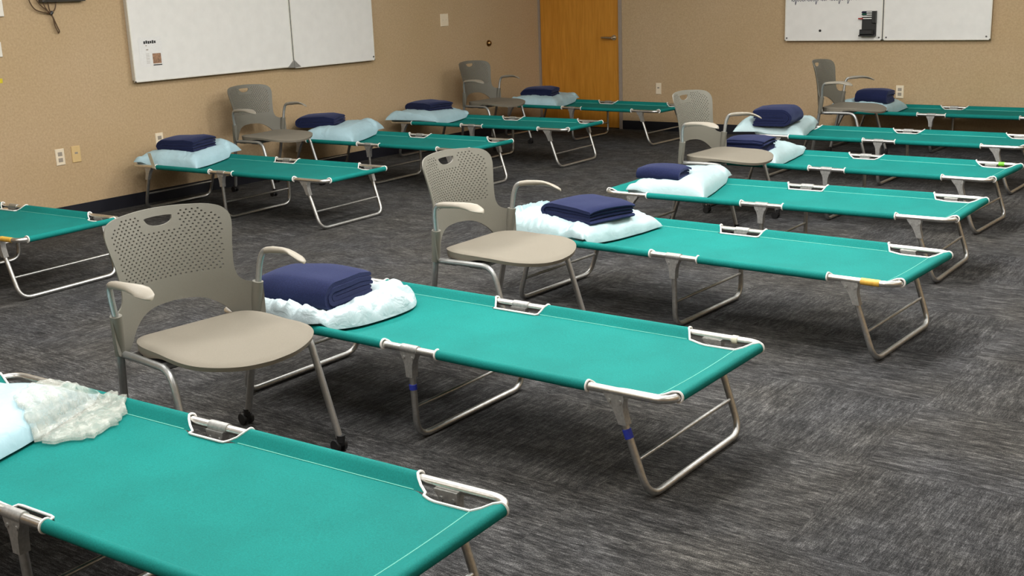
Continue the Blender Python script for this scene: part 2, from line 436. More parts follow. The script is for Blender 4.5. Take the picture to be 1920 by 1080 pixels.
# handwriting along the top of the back board (only the feet of the letters show)
hw = MB(); random.seed(4)
words = [(.344, .475), (.492, .600), (.626, .690), (.715, .840), (.868, .918), (.940, 1.012)]
for w0, w1 in words:
    x = w0; pts = []
    while x < w1:
        h = random.choice([.03, .032, .05]); dsc = -.034 if random.random() < .16 else 0
        pts += [(x, .004), (x+.004, h), (x+.010, h*.9), (x+.012, dsc+.002)]
        x += .021+random.random()*.006
    P = [BB.p(a, .0268, 1.262+z) for a, z in pts]
    hw.tube(fillet(P, .006, 3), .0026, 5)
part(hw, 'handwriting', M['blueink'], wb1)
mg = MB(); mg.cyl(BB.p(.628, .0261, .997), BB.p(.628, .034, .997), .011, 14)
tag(rel(mg.build('magnet', M['black']), BB, .628, .997), 'small round black magnet on the handwritten back whiteboard', 'magnet')
# marker holder with markers and eraser
mh = wall_root('marker_holder', BB, 1.08, .945); tag(mh, 'black plastic marker caddy stuck on back whiteboard beside the seam', 'marker holder')
b = rounded_box(BB, 1.022, 1.152, .945, 1.165, .0262, .042); part(b, 'back_plate', M['black'], mh, 0)
b = rounded_box(BB, 1.012, 1.152, .945, .957, .042, .095); part(b, 'tray', M['black'], mh, 0)
b = rounded_box(BB, 1.12, 1.152, 1.06, 1.165, .042, .07); part(b, 'marker_clip', M['black'], mh, 0)
er = rounded_box(BB, 1.016, 1.135, .958, 1.005, .044, .088, .008).build('board_eraser', M['black'])
tag(rel(er, BB, 1.07, .958), 'dark rectangular eraser resting in the black marker caddy', 'eraser')
for z, mt, lab, x0 in ((1.156, 'darkblue', 'dark blue marker, uppermost in the black caddy', 1.022), (1.138, 'green', 'green and white marker second from top in the black caddy', 1.024),
                   (1.120, 'white', 'white barrelled marker third from top in the black caddy', 1.024), (1.100, 'red', 'red marker lowest in the black caddy', .992)):
    r = wall_root('marker', BB, x0+.05, z); tag(r, lab, 'marker', 'markers in the caddy')
    a = MB(); a.cyl(BB.p(x0+.045, .056, z), BB.p(1.119, .056, z), .0050, 12); part(a, 'barrel', M['white'], r)
    a = MB(); a.tube([BB.p(x0, .056, z), BB.p(x0+.006, .056, z), BB.p(x0+.046, .056, z)], [.004, .0062, .0062], 12); part(a, 'cap', M[mt], r)
# paper notice
pn = wall_root('paper_notice', LB, -1.50, 1.02); tag(pn, 'white paper notice with heading and small brown picture on left whiteboard', 'notice')
b = MB(); LB.box(b, -1.605, -1.400, 1.010, 1.225, .0262, .0272); part(b, 'sheet', M['paper'], pn, 0)
b = MB(); random.seed(2)
for k in range(6): LB.box(b, -1.560+k*.0185, -1.5455+k*.0185, 1.176+.002*(k % 2), 1.196+.004*(k % 3 == 1), .0273, .0278)
part(b, 'heading', M['ink'], pn, 0)
for z, a0, a1 in [(1.160, -1.545, -1.535), (1.130, -1.545, -1.525)]+[(1.036+.011*k, -1.55, -1.52) for k in range(7)]:
    b = MB(); LB.box(b, a0, a1, z, z+(.007 if z > 1.12 else .0025), .0273, .0277); part(b, 'text_line', M['slot'], pn, 0)
b = MB(); LB.box(b, -1.493, -1.418, 1.030, 1.104, .0273, .0279); part(b, 'picture', M['photo'], pn, 0)
b = MB(); LB.box(b, -1.493, -1.415, 1.016, 1.024, .0273, .0278); part(b, 'caption', M['ink'], pn, 0)
# outlets and switch
def outlet(wf, a, z, label, mat='plate', kind='duplex', w=.07, h=.115):
    r = wall_root('wall_outlet', wf, a, z-h/2); tag(r, label, 'wall outlet', 'wall outlet plates')
    part(rounded_box(wf, a-w/2, a+w/2, z-h/2, z+h/2, 0, .007), 'cover_plate', M[mat], r, 0)
    if kind == 'duplex':
        for dz in (-.021, .021):
            part(rounded_box(wf, a-.017, a+.017, z+dz-.014, z+dz+.014, .007, .0085, .001), 'socket', M['slot'], r, 0)
    elif kind == 'jack':
        part(rounded_box(wf, a-.012, a+.012, z+.002, z+.016, .007, .0085, .001), 'jack', M['slot'], r, 0)
    return r
outlet(LW, -2.357, .442, 'ivory wall outlet on left wall, nearest the foreground beside the tan plate', 'plate')
outlet(LW, -2.229, .446, 'tan cable jack plate right of the ivory outlet on left wall', 'plate_tan', 'jack')
outlet(LW, -1.512, .455, 'ivory outlet on left wall peeking above the pillow of the nearest left cot')
outlet(BW, -1.084, .430, 'ivory outlet on back wall just right of the wooden door', 'plate', 'jack', .062)
outlet(BW, 1.386, .449, 'ivory outlet on back wall behind the pillow of the rearmost right cot')
sw = wall_root('wall_plate', LW, 1.943, 1.145); tag(sw, 'blank ivory plate on left wall right of the whiteboard', 'wall plate')
part(rounded_box(LW, 1.886, 2.003, 1.145, 1.263, 0, .007), 'cover_plate', M['plate'], sw, 0)
for k in (-1, 1):
    c = MB(); c.cyl(LW.p(1.943+k*.022, .007, 1.204), LW.p(1.943+k*.022, .0085, 1.204), .003, 8); part(c, 'screw', M['slot'], sw)
db = wall_root('door_bumper', LW, 2.64, .942); tag(db, 'round brass door stop knob on left wall beside the door', 'door stop')
c = MB(); c.tube([LW.p(2.64, 0, .942), LW.p(2.64, .006, .942)], .033, 20); part(c, 'base', M['brass'], db)
c = MB(); c.tube([LW.p(2.64, .006, .942), LW.p(2.64, .02, .942), LW.p(2.64, .03, .942), LW.p(2.64, .036, .942)], [.022, .025, .018, .004], 20); part(c, 'knob', M['brass'], db)
# things cut by the picture's left edge
e = rounded_box(LW, -2.86, -2.632, 1.415, 1.62, 0, .02).build('wall_box', M['plate_white'], smooth=0)
tag(rel(e, LW, -2.74, 1.415), 'white wall box at the left edge near the hanging cables', 'wall box')
e = rounded_box(LW, -2.79, -2.677, 1.155, 1.252, 0, .01).build('wall_plate', M['plate_white'], smooth=0)
tag(rel(e, LW, -2.74, 1.155), 'pale wall plate at the left edge below the white wall box', 'wall plate')
e = rounded_box(LW, -2.78, -2.700, .985, 1.015, 0, .002, .0005).build('sticker', M['yellow'], smooth=0)
tag(rel(e, LW, -2.74, .985), 'small yellow sticker on left wall at the left edge', 'sticker')
# cable bundle hanging from a plain dark box
bk = rounded_box(LW, -2.36, -2.03, 1.497, 1.72, 0, .07, .02).build('dark_box', M['bracket'], smooth=0)
tag(rel(bk, LW, -2.2, 1.497), 'dark box on left wall above dangling cables', 'bracket')
cb = wall_root('cable_bundle', LW, -2.30, 1.27); tag(cb, 'tangle of thin brown cables looping down from the dark box', 'cables')
loops = [[(-2.455, 1.60), (-2.445, 1.50), (-2.41, 1.45), (-2.36, 1.432), (-2.31, 1.425), (-2.285, 1.42)],
         [(-2.345, 1.52), (-2.34, 1.47), (-2.31, 1.435), (-2.285, 1.40), (-2.275, 1.34), (-2.262, 1.30), (-2.255, 1.285), (-2.248, 1.30), (-2.262, 1.345), (-2.285, 1.40), (-2.30, 1.44), (-2.31, 1.52)],
         [(-2.31, 1.43), (-2.27, 1.435), (-2.25, 1.465), (-2.245, 1.52)],
         [(-2.40, 1.55), (-2.38, 1.49), (-2.33, 1.45), (-2.30, 1.427)]]
for l in loops:
    c = MB(); c.tube(fillet([LW.p(a, .022+.008*(i % 2), z) for i, (a, z) in enumerate(l)], .03, 4), .0042, 7); part(c, 'cable', M['cable'], cb)
tie = MB(); tie.tube([LW.p(-2.30, .026, 1.415), LW.p(-2.283, .026, 1.432)], .012, 8); part(tie, 'cable_tie', M['black'], cb)

# ------------------------------------------------------------------ cots
L, HW, RZ, RT, RC = 1.95, .312, .327, .0125, .0165    # length, rail half width, rail height, tube radius, canvas-wrapped radius
SEAM, M0, M1, C0 = .275, .850, 1.084, .284
def sheet_z(s, t):
    a = 1-min(1, abs(t)/SEAM)**2; e = max(0, 1-abs((s-L/2)/(L/2))**6)
    return .313-.016*a*e
def canvas_top(s, t):
    t = abs(t)
    if t <= SEAM: return sheet_z(s, t)
    if t < HW: return .313+(RZ+RC-.313)*min(1, (t-SEAM)/(HW-SEAM-.004))
    return RZ+RC
def rail_prof(sgn):
    P = [(sgn*SEAM, .313), (sgn*(SEAM+.011), .323), (sgn*(SEAM+.022), .3355)]
    for k in range(13):
        a = math.radians(112-k*20); P.append((sgn*(HW+RC*math.cos(a)), RZ+RC*math.sin(a)))
    return P
def smooth01(x): x = max(0, min(1, x)); return x*x*(3-2*x)
def cut_inner(s, style):
    """half width of the flat sheet at s"""
    sl = .055 if style == 'boat' else .012
    w = SEAM
    def notch(s0, s1, depth):
        if s0 < s < s1:
            if style == 'boat': return depth*min(smooth01((s-s0)/.05), smooth01((s1-s)/.05))
            return depth*min(1, (s-s0)/.006, (s1-s)/.006)
        return 0
    w -= notch(M0+.01, M1-.01, .012 if style == 'rect' else .016)
    for s0, s1 in ((-1, C0-.006), (L-C0+.006, L+1)):
        d = (s-s0)/.09 if s0 > 0 else (s1-s)/.09
        if d > 0: w -= .026*smooth01(d)
    return w
def slant(style, frac):      # how far the sleeve's cut edge leans in towards the seam; frac 0 at the seam, 1 at the rail
    k = .045 if style == 'boat' else .020
    return k*(1-min(1, frac))**(1.6 if style == 'boat' else 1)
def cot_meshes(style):
    cv = MB()
    S0, S1 = .088, L-.088
    us = sorted(set(list(np.linspace(S0, S1, 60)) + [M0+.005+i*.01 for i in range(8)] + [M1-.005-i*.01 for i in range(8)] + [C0-.005-i*.012 for i in range(9)] + [L-C0+.005+i*.012 for i in range(9)]))
    qs = list(np.linspace(-1, 1, 25))
    top = lambda s, q: (s, q*cut_inner(s, style), sheet_z(s, q*cut_inner(s, style)))
    cv.grid(top, us, qs)
    cv.grid(lambda s, q: (s, q*cut_inner(s, style), sheet_z(s, q*cut_inner(s, style))-.0025), us, qs, flip=True)
    piping = []
    for sg in (-1, 1):
        pr = rail_prof(sg)
        fr = [min(1, i/3) for i in range(len(pr))]
        for a, b, ka, kb in ((C0, M0, 1, 1), (M1, L-C0, 1, 1)):
            N = 26
            # the sleeve's open ends lean: at the seam it reaches further into the opening
            def pt(u, i, rr=0, a=a, b=b):
                s_a = a-slant(style, fr[i]); s_b = b+slant(style, fr[i])
                t, z = pr[i]; return (s_a+(s_b-s_a)*u, t, z)
            cv.grid(lambda u, i: pt(u, int(i)), list(np.linspace(0, 1, N)), list(range(len(pr))), flip=(sg < 0))
            piping.append((a, b, pt, len(pr)))
    end_prof = []
    for k in range(13):
        a = math.radians(104-k*20); end_prof.append((RC*math.cos(a), RZ+RC*math.sin(a)))
    ends = []
    for e in (0, 1):
        base = [(-.055, .3285), (-.030, .3345)]+[(c, z) for c, z in end_prof]
        base = [(-.076, .313), (-.048, .3225), (-.018, .3385)]+end_prof[1:]
        n = len(base)
        def pe(q, i, e=e, base=base):
            d, z = base[int(i)]; fr_ = min(1, int(i)/3); hw = .249+(.266-.249)*fr_
            s = (L-.012+d) if e else (.012-d)
            return (s, q*hw, z if int(i) > 0 else sheet_z(s, q*hw))
        cv.grid(pe, qs, list(range(n)), flip=bool(e)); ends.append((pe, n))
    # piping loops: one string per opening
    strings = []
    for sg in (-1, 1):
        pr = rail_prof(sg); n = len(pr)
        fr = [min(1, i/3) for i in range(n)]
        def edge(s0, sgn_s): return [(s0+sgn_s*slant(style, fr[i]), pr[i][0]+(.001*sg), pr[i][1]+.001) for i in range(n-2)]
        # mid opening: left sleeve ends at M0(+slant), right starts at M1(-slant)
        le = edge(M0, 1)[::-1]; re_ = edge(M1, -1)
        mid = [(s, sg*cut_inner(s, style), sheet_z(s, SEAM)+.002) for s in np.linspace(le[-1][0]+.004, re_[0][0]-.004, 12)]
        strings.append(le+mid+re_)
        # corner openings
        for e in (0, 1):
            pe, m = ends[e]
            ed = [pe(sg*1.0, i) for i in range(m-2)]
            ed = [(p[0], p[1]+.001*sg, p[2]+.0015) for p in ed]
            if e: st = edge(L-C0, 1)[::-1]; mid_s = np.linspace(st[-1][0]+.006, S1, 14)
            else: st = edge(C0, -1)[::-1]; mid_s = np.linspace(st[-1][0]-.006, S0, 14)
            strings.append(st+[(s, sg*cut_inner(s, style), sheet_z(s, cut_inner(s, style))+.002) for s in mid_s]+ed)
    th = MB()
    for sg in (-1, 1):
        for a, b in ((C0-.01, M0+.01), (M1-.01, L-C0+.01)):
            th.tube([(s, sg*(SEAM+.001), .3142) for s in np.linspace(a, b, 12)], .0013, 5)
    for s in (.088, L-.088): th.tube([(s, t, sheet_z(s, t)+.001) for t in np.linspace(-.245, .245, 10)], .0013, 5)
    return cv, strings, th
def u_leg(s_top, s_bot, mb_leg, mb_bar, brs):
    tx, bz, ty = .292, .0125, HW-.004
    top = RZ-.012
    def P(t, k): # k 0 at rail, 1 at floor
        return np.array([s_top+(s_bot-s_top)*k, t, top+(bz-top)*k])
    pts = [P(-ty, 0), P(-ty+.004, .45), P(-ty+.008, 1), P(ty-.008, 1), P(ty-.004, .45), P(ty, 0)]
    mb_leg.tube(fillet(pts, .065, 7), RT*.92, 12)
    k = .64
    mb_bar.tube([P(-ty+.006, k), P(ty-.006, k)], .0068, 10)
    for sg, b in zip((-1, 1), brs):
        # flared plate: wide at the rail, wrapping the tube below
        wds = [(0, .034), (.04, .032), (.09, .023), (.15, .017), (.23, .0145), (.30, .0135)]
        rings = []
        for kk, wd in wds:
            c = P(sg*ty, kk); th_ = .0145
            rings.append([(c[0]-wd, c[1]-th_, c[2]+.006), (c[0]+wd, c[1]-th_, c[2]+.006), (c[0]+wd, c[1]+th_, c[2]+.006), (c[0]-wd, c[1]+th_, c[2]+.006)])
        b.loft(rings)
        # rivet heads
        for ds in (-.018, .018):
            c = P(sg*ty, .05); b.cyl((c[0]+ds, c[1]-.017, c[2]), (c[0]+ds, c[1]+.017, c[2]), .006, 8)
def make_cot(style):
    r = empty('folding_cot')
    cv, strings, th = cot_meshes(style)
    c = cv.build('canvas', M['canvas'], r, 60)
    for st in strings: MB().tube(st, .0036, 6).build('edge_piping', M['piping'], c)
    th.build('seam_stitching', M['thread'], c)
    f = MB()
    f.tube(fillet([(.012, -HW, RZ), (L-.012, -HW, RZ), (L-.012, HW, RZ), (.012, HW, RZ)], .062, 8, closed=True), RT, 12, closed=True)
    f.build('frame', M['alu'], r)
    for sg in (-1, 1):   # hinge sleeves where the side rail folds
        h = MB()
        h.tube([((M0+M1)/2-.035, sg*HW, RZ+.001), ((M0+M1)/2+.035, sg*HW, RZ+.001)], .0150, 12)
        h.build('rail_hinge', M['alu_dull'], r)
    for s_top, s_bot in ((.194, .094), (.962, .966), (1.756, 1.862)):
        a, b, br = MB(), MB(), (MB(), MB())
        u_leg(s_top, s_bot, a, b, br)
        lg = a.build('leg', M['alu_leg'], r)
        b.build('crossbar', M['alu_leg'], lg)
        for q in br: q.build('leg_bracket', M['alu_dull'], lg, 30)
    return r
COT_BOAT, COT_RECT = make_cot('boat'), make_cot('rect')
COTS = {
 'R1': (1.389, -5.399, .042, 'boat', 'teal canvas cot in the foreground, holding the clear plastic bag'),
 'R2': (1.369, -3.924, -.007, 'rect', 'teal canvas cot with blue tape on its legs, holding the crinkled white pillow'),
 'R3': (1.507, -2.312, -.044, 'rect', 'teal canvas cot with amber tape at its foot corner, third row of the right side'),
 'R4': (1.329, -1.109, .005, 'rect', 'teal canvas cot of the right column between the amber-taped cot and the green-taped cot'),
 'R5': (1.208, .178, -.039, 'boat', 'teal canvas cot with a green tape band on its foot rail'),
 'R6': (1.059, 1.501, -.018, 'boat', 'teal canvas cot in the right column just behind the green-taped cot'),
 'R7': (.911, 3.205, -.018, 'boat', 'rearmost teal canvas cot of the right column, against the back wall below the whiteboard'),
 'L0': (-2.561, -3.655, .052, 'boat', 'teal canvas cot cut by the left edge, behind the foreground chair'),
 'L1': (-2.436, -1.567, .022, 'rect', 'teal canvas cot by the left wall with a paper tag at its head corner'),
 'L2': (-2.466, -.049, .004, 'boat', 'teal canvas cot at the left wall beneath the blank whiteboard panel'),
 'L3': (-2.463, 1.247, .013, 'boat', 'teal canvas cot at the left wall between whiteboard and rear left chair'),
 'L4': (-2.404, 2.847, -.058, 'boat', 'teal canvas cot standing in front of the wooden door'),
}
used = set(); ROOT = {}
for c, (x, y, th_, st, lab) in COTS.items():
    proto = COT_BOAT if st == 'boat' else COT_RECT
    o = proto if st not in used else copy_tree(proto)
    used.add(st); ROOT[c] = o
for c, (x, y, th_, st, lab) in COTS.items():
    o = ROOT[c]; o.location = (x, y, 0); o.rotation_euler = (0, 0, th_); tag(o, lab, 'cot', 'camping cots in two columns')
def leg_pt(which, t, k):
    s0, s1 = {'h': (.194, .094), 'm': (.962, .966), 'f': (1.756, 1.862)}[which]; top = RZ-.012
    return np.array([s0+(s1-s0)*k, t, top+(.0125-top)*k])
def band(c, p, q, r, mat, name='tape_band', label=None):
    o = MB().tube([p, q], r, 14).build(name, M[mat], ROOT[c])
    if label: o['label'] = label
ty = HW-.006
band('R2', leg_pt('f', -ty, .33), leg_pt('f', -ty+.001, .42), .0135, 'bluetape', label='blue tape band')
band('R2', leg_pt('m', -ty, .37), leg_pt('m', -ty+.001, .43), .0135, 'bluetape', label='blue tape band')
band('R3', (1.80, -HW, RZ), (1.875, -HW, RZ), .0136, 'yellowtape', label='amber tape band')
band('L0', (1.79, -HW, RZ), (1.88, -HW, RZ), .0136, 'yellowtape', label='amber tape band')
band('R5', (1.80, HW, RZ), (1.835, HW, RZ), .0137, 'greentape', label='green tape band')
band('R2', (1.825, HW, RZ), (1.845, HW, RZ), .0142, 'tag', 'cable_tie', 'cream cable tie')
tg = MB(); tg.loft([[(.255, -HW-.0155-.006*k, .318+.023*k), (.292, -HW-.0155-.006*k, .320+.023*k), (.292, -HW-.0165-.006*k, .320+.023*k), (.255, -HW-.0165-.006*k, .318+.023*k)] for k in range(6)])
tg.build('paper_tag', M['tag'], ROOT['L1'], 0)['label'] = 'cream paper tag'

# ------------------------------------------------------------------ pillows and blankets
def pillow(c, s0, t0, ls, lt, rot, h, seed, label, mat='pillow', wrinkle=.004, dent=None, blunt=False):
    """heightfield cushion resting on the cot's canvas; dent=(s,t,ls,lt,rot,zb) presses a folded blanket into it"""
    x, y, th_, _, _ = COTS[c]
    N = 96 if wrinkle > .007 else 60; us = np.linspace(-1, 1, N); cr, sr = math.cos(rot), math.sin(rot)
    mb = MB(); topv = {}; botv = {}
    def plan(u, v):
        # pinched sides, pointed corners
        px = u*(1-.085*(1-abs(u)**2)*0-.07*(1-v*v)*abs(u)**3*-0) ; py = v
        px = u*(.925+.075*v*v)*1.0; py = v*(.925+.075*u*u)
        if blunt:
            k = max(abs(u), abs(v))/max(1e-6, (abs(u)**3.5+abs(v)**3.5)**(1/3.5)); px, py = u*k, v*k
        px += .025*nz(v*2.1, seed, u); py += .025*nz(u*2.1, seed+7, v)
        return px*ls/2, py*lt/2
    V = []
    for lay in (0, 1):
        for u in us:
            for v in us:
                p, q = plan(u, v)
                s = s0+p*cr-q*sr; t = t0+p*sr+q*cr
                e = max(0, (1-abs(u)**5)*(1-abs(v)**5))**.5 if blunt else max(0, (1-abs(u)**3.8)*(1-abs(v)**3.8))**.47
                base = canvas_top(min(max(s, 0), L), t)+.004
                if abs(t) > HW or s < 0: base = max(base, RZ+RC+.004-.25*max(0, abs(t)-HW-.01))
                zt = base+.008+h*e*(1-.12*nz(u*1.3+seed, v*1.3, 3))
                if lay == 0:
                    wr = 0
                    for k, (sc, am) in enumerate(((4, .9), (9, .6), (17, .35))):
                        wx_ = nz(p*6+seed, q*6, k)*.05
                        wr += am*(.75-2.6*abs(nz((p+wx_)*sc*2.6+seed*3.1, (q-wx_)*sc*1.1+k*9, seed)))
                    zt += wrinkle*wr*min(1, e*2)
                    if dent:
                        ds, dt, dl, dw, dr, zb = dent
                        a, b = s-ds, t-dt; ca, sa = math.cos(dr), math.sin(dr)
                        a, b = a*ca+b*sa, -a*sa+b*ca
                        d = max(abs(a)-dl/2, abs(b)-dw/2)
                        lim = zb-.003+max(0, d)*.9
                        zt = min(zt, lim) if d > -1 else zt
                    z = max(zt, base+.004)
                else:
                    z = base+.016*(1-e)**2*min(1, h*9)+.0005
                    z = min(z, V[len(us)*int(round((u+1)/2*(N-1)))+int(round((v+1)/2*(N-1)))][2]-.002)
                V.append((p*cr-q*sr, p*sr+q*cr, z))
    F = []
    I = lambda lay, i, j: lay*N*N+i*N+j
    for i in range(N-1):
        for j in range(N-1):
            F.append((I(0, i, j), I(0, i+1, j), I(0, i+1, j+1), I(0, i, j+1)))
            F.append((I(1, i, j), I(1, i, j+1), I(1, i+1, j+1), I(1, i+1, j)))
    for k in range(N-1):
        F += [(I(0, 0, k), I(0, 0, k+1), I(1, 0, k+1), I(1, 0, k)), (I(0, N-1, k+1), I(0, N-1, k), I(1, N-1, k), I(1, N-1, k+1)),
              (I(0, k+1, 0), I(0, k, 0), I(1, k, 0), I(1, k+1, 0)), (I(0, k, N-1), I(0, k+1, N-1), I(1, k+1, N-1), I(1, k, N-1))]
    zmin = min(v[2] for v in V)
    V = [(a, b, z-zmin) for a, b, z in V]
    mb.add(V, F); o = mb.build('pillow', M[mat], None, 80)
    ct, st = math.cos(th_), math.sin(th_)
    o.location = (x+s0*ct-t0*st, y+s0*st+t0*ct, zmin); o.rotation_euler = (0, 0, th_)
    tag(o, label, 'pillow', 'pale pillows at the heads of the cots'); return o
def fold_profile(w, layers, th, gap, roll=0):
    """serpentine path of one folded cloth, as list of 2D points (u, z), starting at the bottom open edge"""
    pts = []; p = th+gap
    for k in range(layers):
        z = th/2+k*p
        u0, u1 = -w/2, w/2
        seg = [(u, z) for u in np.linspace(u0, u1, 9)]
        if k % 2: seg = seg[::-1]
        pts += seg
        if k < layers-1:
            uc = u1 if k % 2 == 0 else u0; sg = 1 if k % 2 == 0 else -1
            for a in np.linspace(-70, 70, 5): pts.append((uc+sg*p/2*math.cos(math.radians(a)), z+p/2+p/2*math.sin(math.radians(a))))
    return pts
def nested_profile(w, h, n, th):
    """n cloth layers folded once over each other: nested U shapes, closed side at -u"""
    out = []
    for k in range(n):
        r = h/2-th/2-k*(h/(2*n)); uo = -w/2+h/2
        path = [(u, h/2-r) for u in np.linspace(w/2-.006*k, uo, 8)]
        path += [(uo-r*math.sin(math.radians(a))*1.0, h/2-r*math.cos(math.radians(a))) for a in np.linspace(15, 165, 9)]
        path += [(u, h/2+r) for u in np.linspace(uo, w/2-.004*(k % 2), 8)]
        out.append(path)
    return out
def ribbon(path, th):
    P = [np.array(p, float) for p in path]; n = len(P); A, B = [], []
    for i in range(n):
        t = P[min(i+1, n-1)]-P[max(i-1, 0)]; t /= np.linalg.norm(t)+1e-9; nrm = np.array([-t[1], t[0]])
        A.append(P[i]+nrm*th/2); B.append(P[i]-nrm*th/2)
    a1 = P[-1]+(P[-1]-P[-2])/np.linalg.norm(P[-1]-P[-2])*th*.35; a0 = P[0]+(P[0]-P[1])/np.linalg.norm(P[0]-P[1])*th*.35
    return A+[a1]+B[::-1]+[a0]
def blanket(c, s0, t0, lu, lv, rot, h, zb, seed, label, layers=3, tilt=0, sag=.010):
    """lu runs along the fold profile, lv along the fold"""
    mb = MB(); NV = 14
    n = layers; th = h/(2*n)*.93
    rnd = random.Random(seed)
    for path in nested_profile(lu, h, n, th):
        ring2 = ribbon(path, th); rings = []
        dv0, dv1 = rnd.uniform(-.006, .006), rnd.uniform(-.006, .006)
        dsh = rnd.uniform(-.004, .004)
        for j in range(NV+1):
            v = -lv/2+dv0+(lv+dv1-dv0)*j/NV
            end = min(1, min(j, NV-j)/1.0)
            ring = []
            for (u, z) in ring2:
                f = z/h
                # soft sag towards the free side and edges, gentle lumps
                dz = -sag*f*(abs(v)/(lv/2))**3-sag*1.2*f*smooth01((abs(u)-lu*.25)/(lu*.27))
                dz += .006*f*nz(u*7+seed, v*7, seed*1.7)
                uu = u+.006*nz(v*8, z*30+seed, 2)+dsh; vv = v+.005*nz(u*8, z*40, seed)+tilt*f*.02
                zc = h/2+(z-h/2)*(1 if end else .97)
                ring.append((uu, vv, max(zc+dz, 0)))
            rings.append(ring)
        mb.loft(rings)
    o = mb.build('folded_blanket', M['blanket'], None, 55)
    x, y, th_, _, _ = COTS[c]; ct, st = math.cos(th_), math.sin(th_)
    o.location = (x+s0*ct-t0*st, y+s0*st+t0*ct, zb); o.rotation_euler = (0, 0, th_+rot)
    tag(o, label, 'blanket', 'navy blankets folded on the pillows'); return o
PB = {  # cot: pillow(s,t,ls,lt,rot,h,mat,wrinkle) , blanket(s,t,lu,lv,rot,h,layers) or None
 'R1': ((.32, -.08, .52, .62, .33, .095, 'pillow', .003), None),
 'R2': ((.345, -.06, .50, .60, -.06, .080, 'pillow_white', .019), (.315, -.115, .28, .33, PI/2+.12, .118, 3)),
 'R3': ((.235, .0, .60, .58, -.12, .112, 'pillow_aqua', .011), (.315, -.03, .34, .29, -.20, .085, 2)),
 'R4': ((.315, .02, .45, .62, .20, .115, 'pillow_aqua', .003), (.27, -.10, .20, .25, PI/2+.12, .072, 2)),
 'R5': ((.31, -.01, .54, .60, .12, .112, 'pillow_aqua', .003), (.36, -.16, .28, .27, .15, .095, 4)),
 'R6': ((.04, .00, .54, .64, .24, .105, 'pillow_aqua', .004), (.12, -.14, .29, .34, PI+.15, .140, 3)),
 'R7': ((.33, -.05, .52, .60, .04, .115, 'pillow', .006), (.41, -.12, .24, .27, PI/2+.05, .120, 3)),
 'L1': ((.20, .05, .52, .64, .32, .125, 'pillow', .003), (.21, .03, .31, .30, .30, .100, 2)),
 'L2': ((.34, .04, .50, .64, .32, .125, 'pillow', .003), (.11, .02, .34, .30, .45, .100, 2)),
 'L3': ((.24, -.03, .54, .64, .16, .120, 'pillow', .003), (.21, .02, .33, .30, -.10, .095, 2)),
 'L4': ((.38, .0, .54, .62, .25, .120, 'pillow', .006), (.35, -.02, .33, .28, .35, .095, 3)),
}
PL = {'R1': 'pale blue pillow at the left edge on the foreground cot', 'R2': 'crinkled white pillow beside the nearest grey chair, under the nearest navy blanket',
 'R3': 'puffy pale aqua pillow on the amber-taped cot', 'R4': 'smooth white pillow under the low rolled-looking navy blanket',
 'R5': 'pale pillow behind a chair seat on the green-taped cot', 'R6': 'white pillow under the tallest navy blanket, behind the middle right chair',
 'R7': 'pale pillow at the back wall below the right whiteboard, behind the rear right chair', 'L1': 'light blue pillow by the left wall outlet, on the paper-tagged cot',
 'L2': 'light blue pillow right of the chair standing under the whiteboard', 'L3': 'long pale pillow by the left wall between the two left chairs', 'L4': 'pale aqua pillow in front of the wooden door'}
BL = {'R2': 'navy blanket on the crinkled white pillow, nearest to the camera', 'R3': 'flat square navy blanket on the puffy pillow of the amber-taped cot',
 'R4': 'low rolled-looking navy blanket on the smooth white pillow mid right', 'R5': 'dark navy blanket seen through the gap under the middle right chair arm',
 'R6': 'tall thick navy blanket right of the middle right chair', 'R7': 'navy blanket below the back whiteboard beside the rear right chair',
 'L1': 'navy blanket by the left wall, on the paper-tagged cot', 'L2': 'navy blanket right of the chair standing under the left whiteboard',
 'L3': 'navy blanket on the long pale pillow between the two left chairs', 'L4': 'navy blanket in front of the wooden door'}
PIL = {}
for i, (c, (p, b)) in enumerate(PB.items()):
    s, t, ls, lt, rot, h, mat, wr = p; dent = None
    if b:
        bs, bt, lu, lv, br, bh, ly = b
        zb = canvas_top(s, 0)+h-.018
        dent = (bs, bt, lu, lv, br, zb)
    PIL[c] = pillow(c, s, t, ls, lt, rot, h, 3+i*1.7, PL[c], mat, wr, dent, c == 'R2')
    if b: blanket(c, bs, bt, lu, lv, br, bh, zb, 11+i, BL[c], ly)

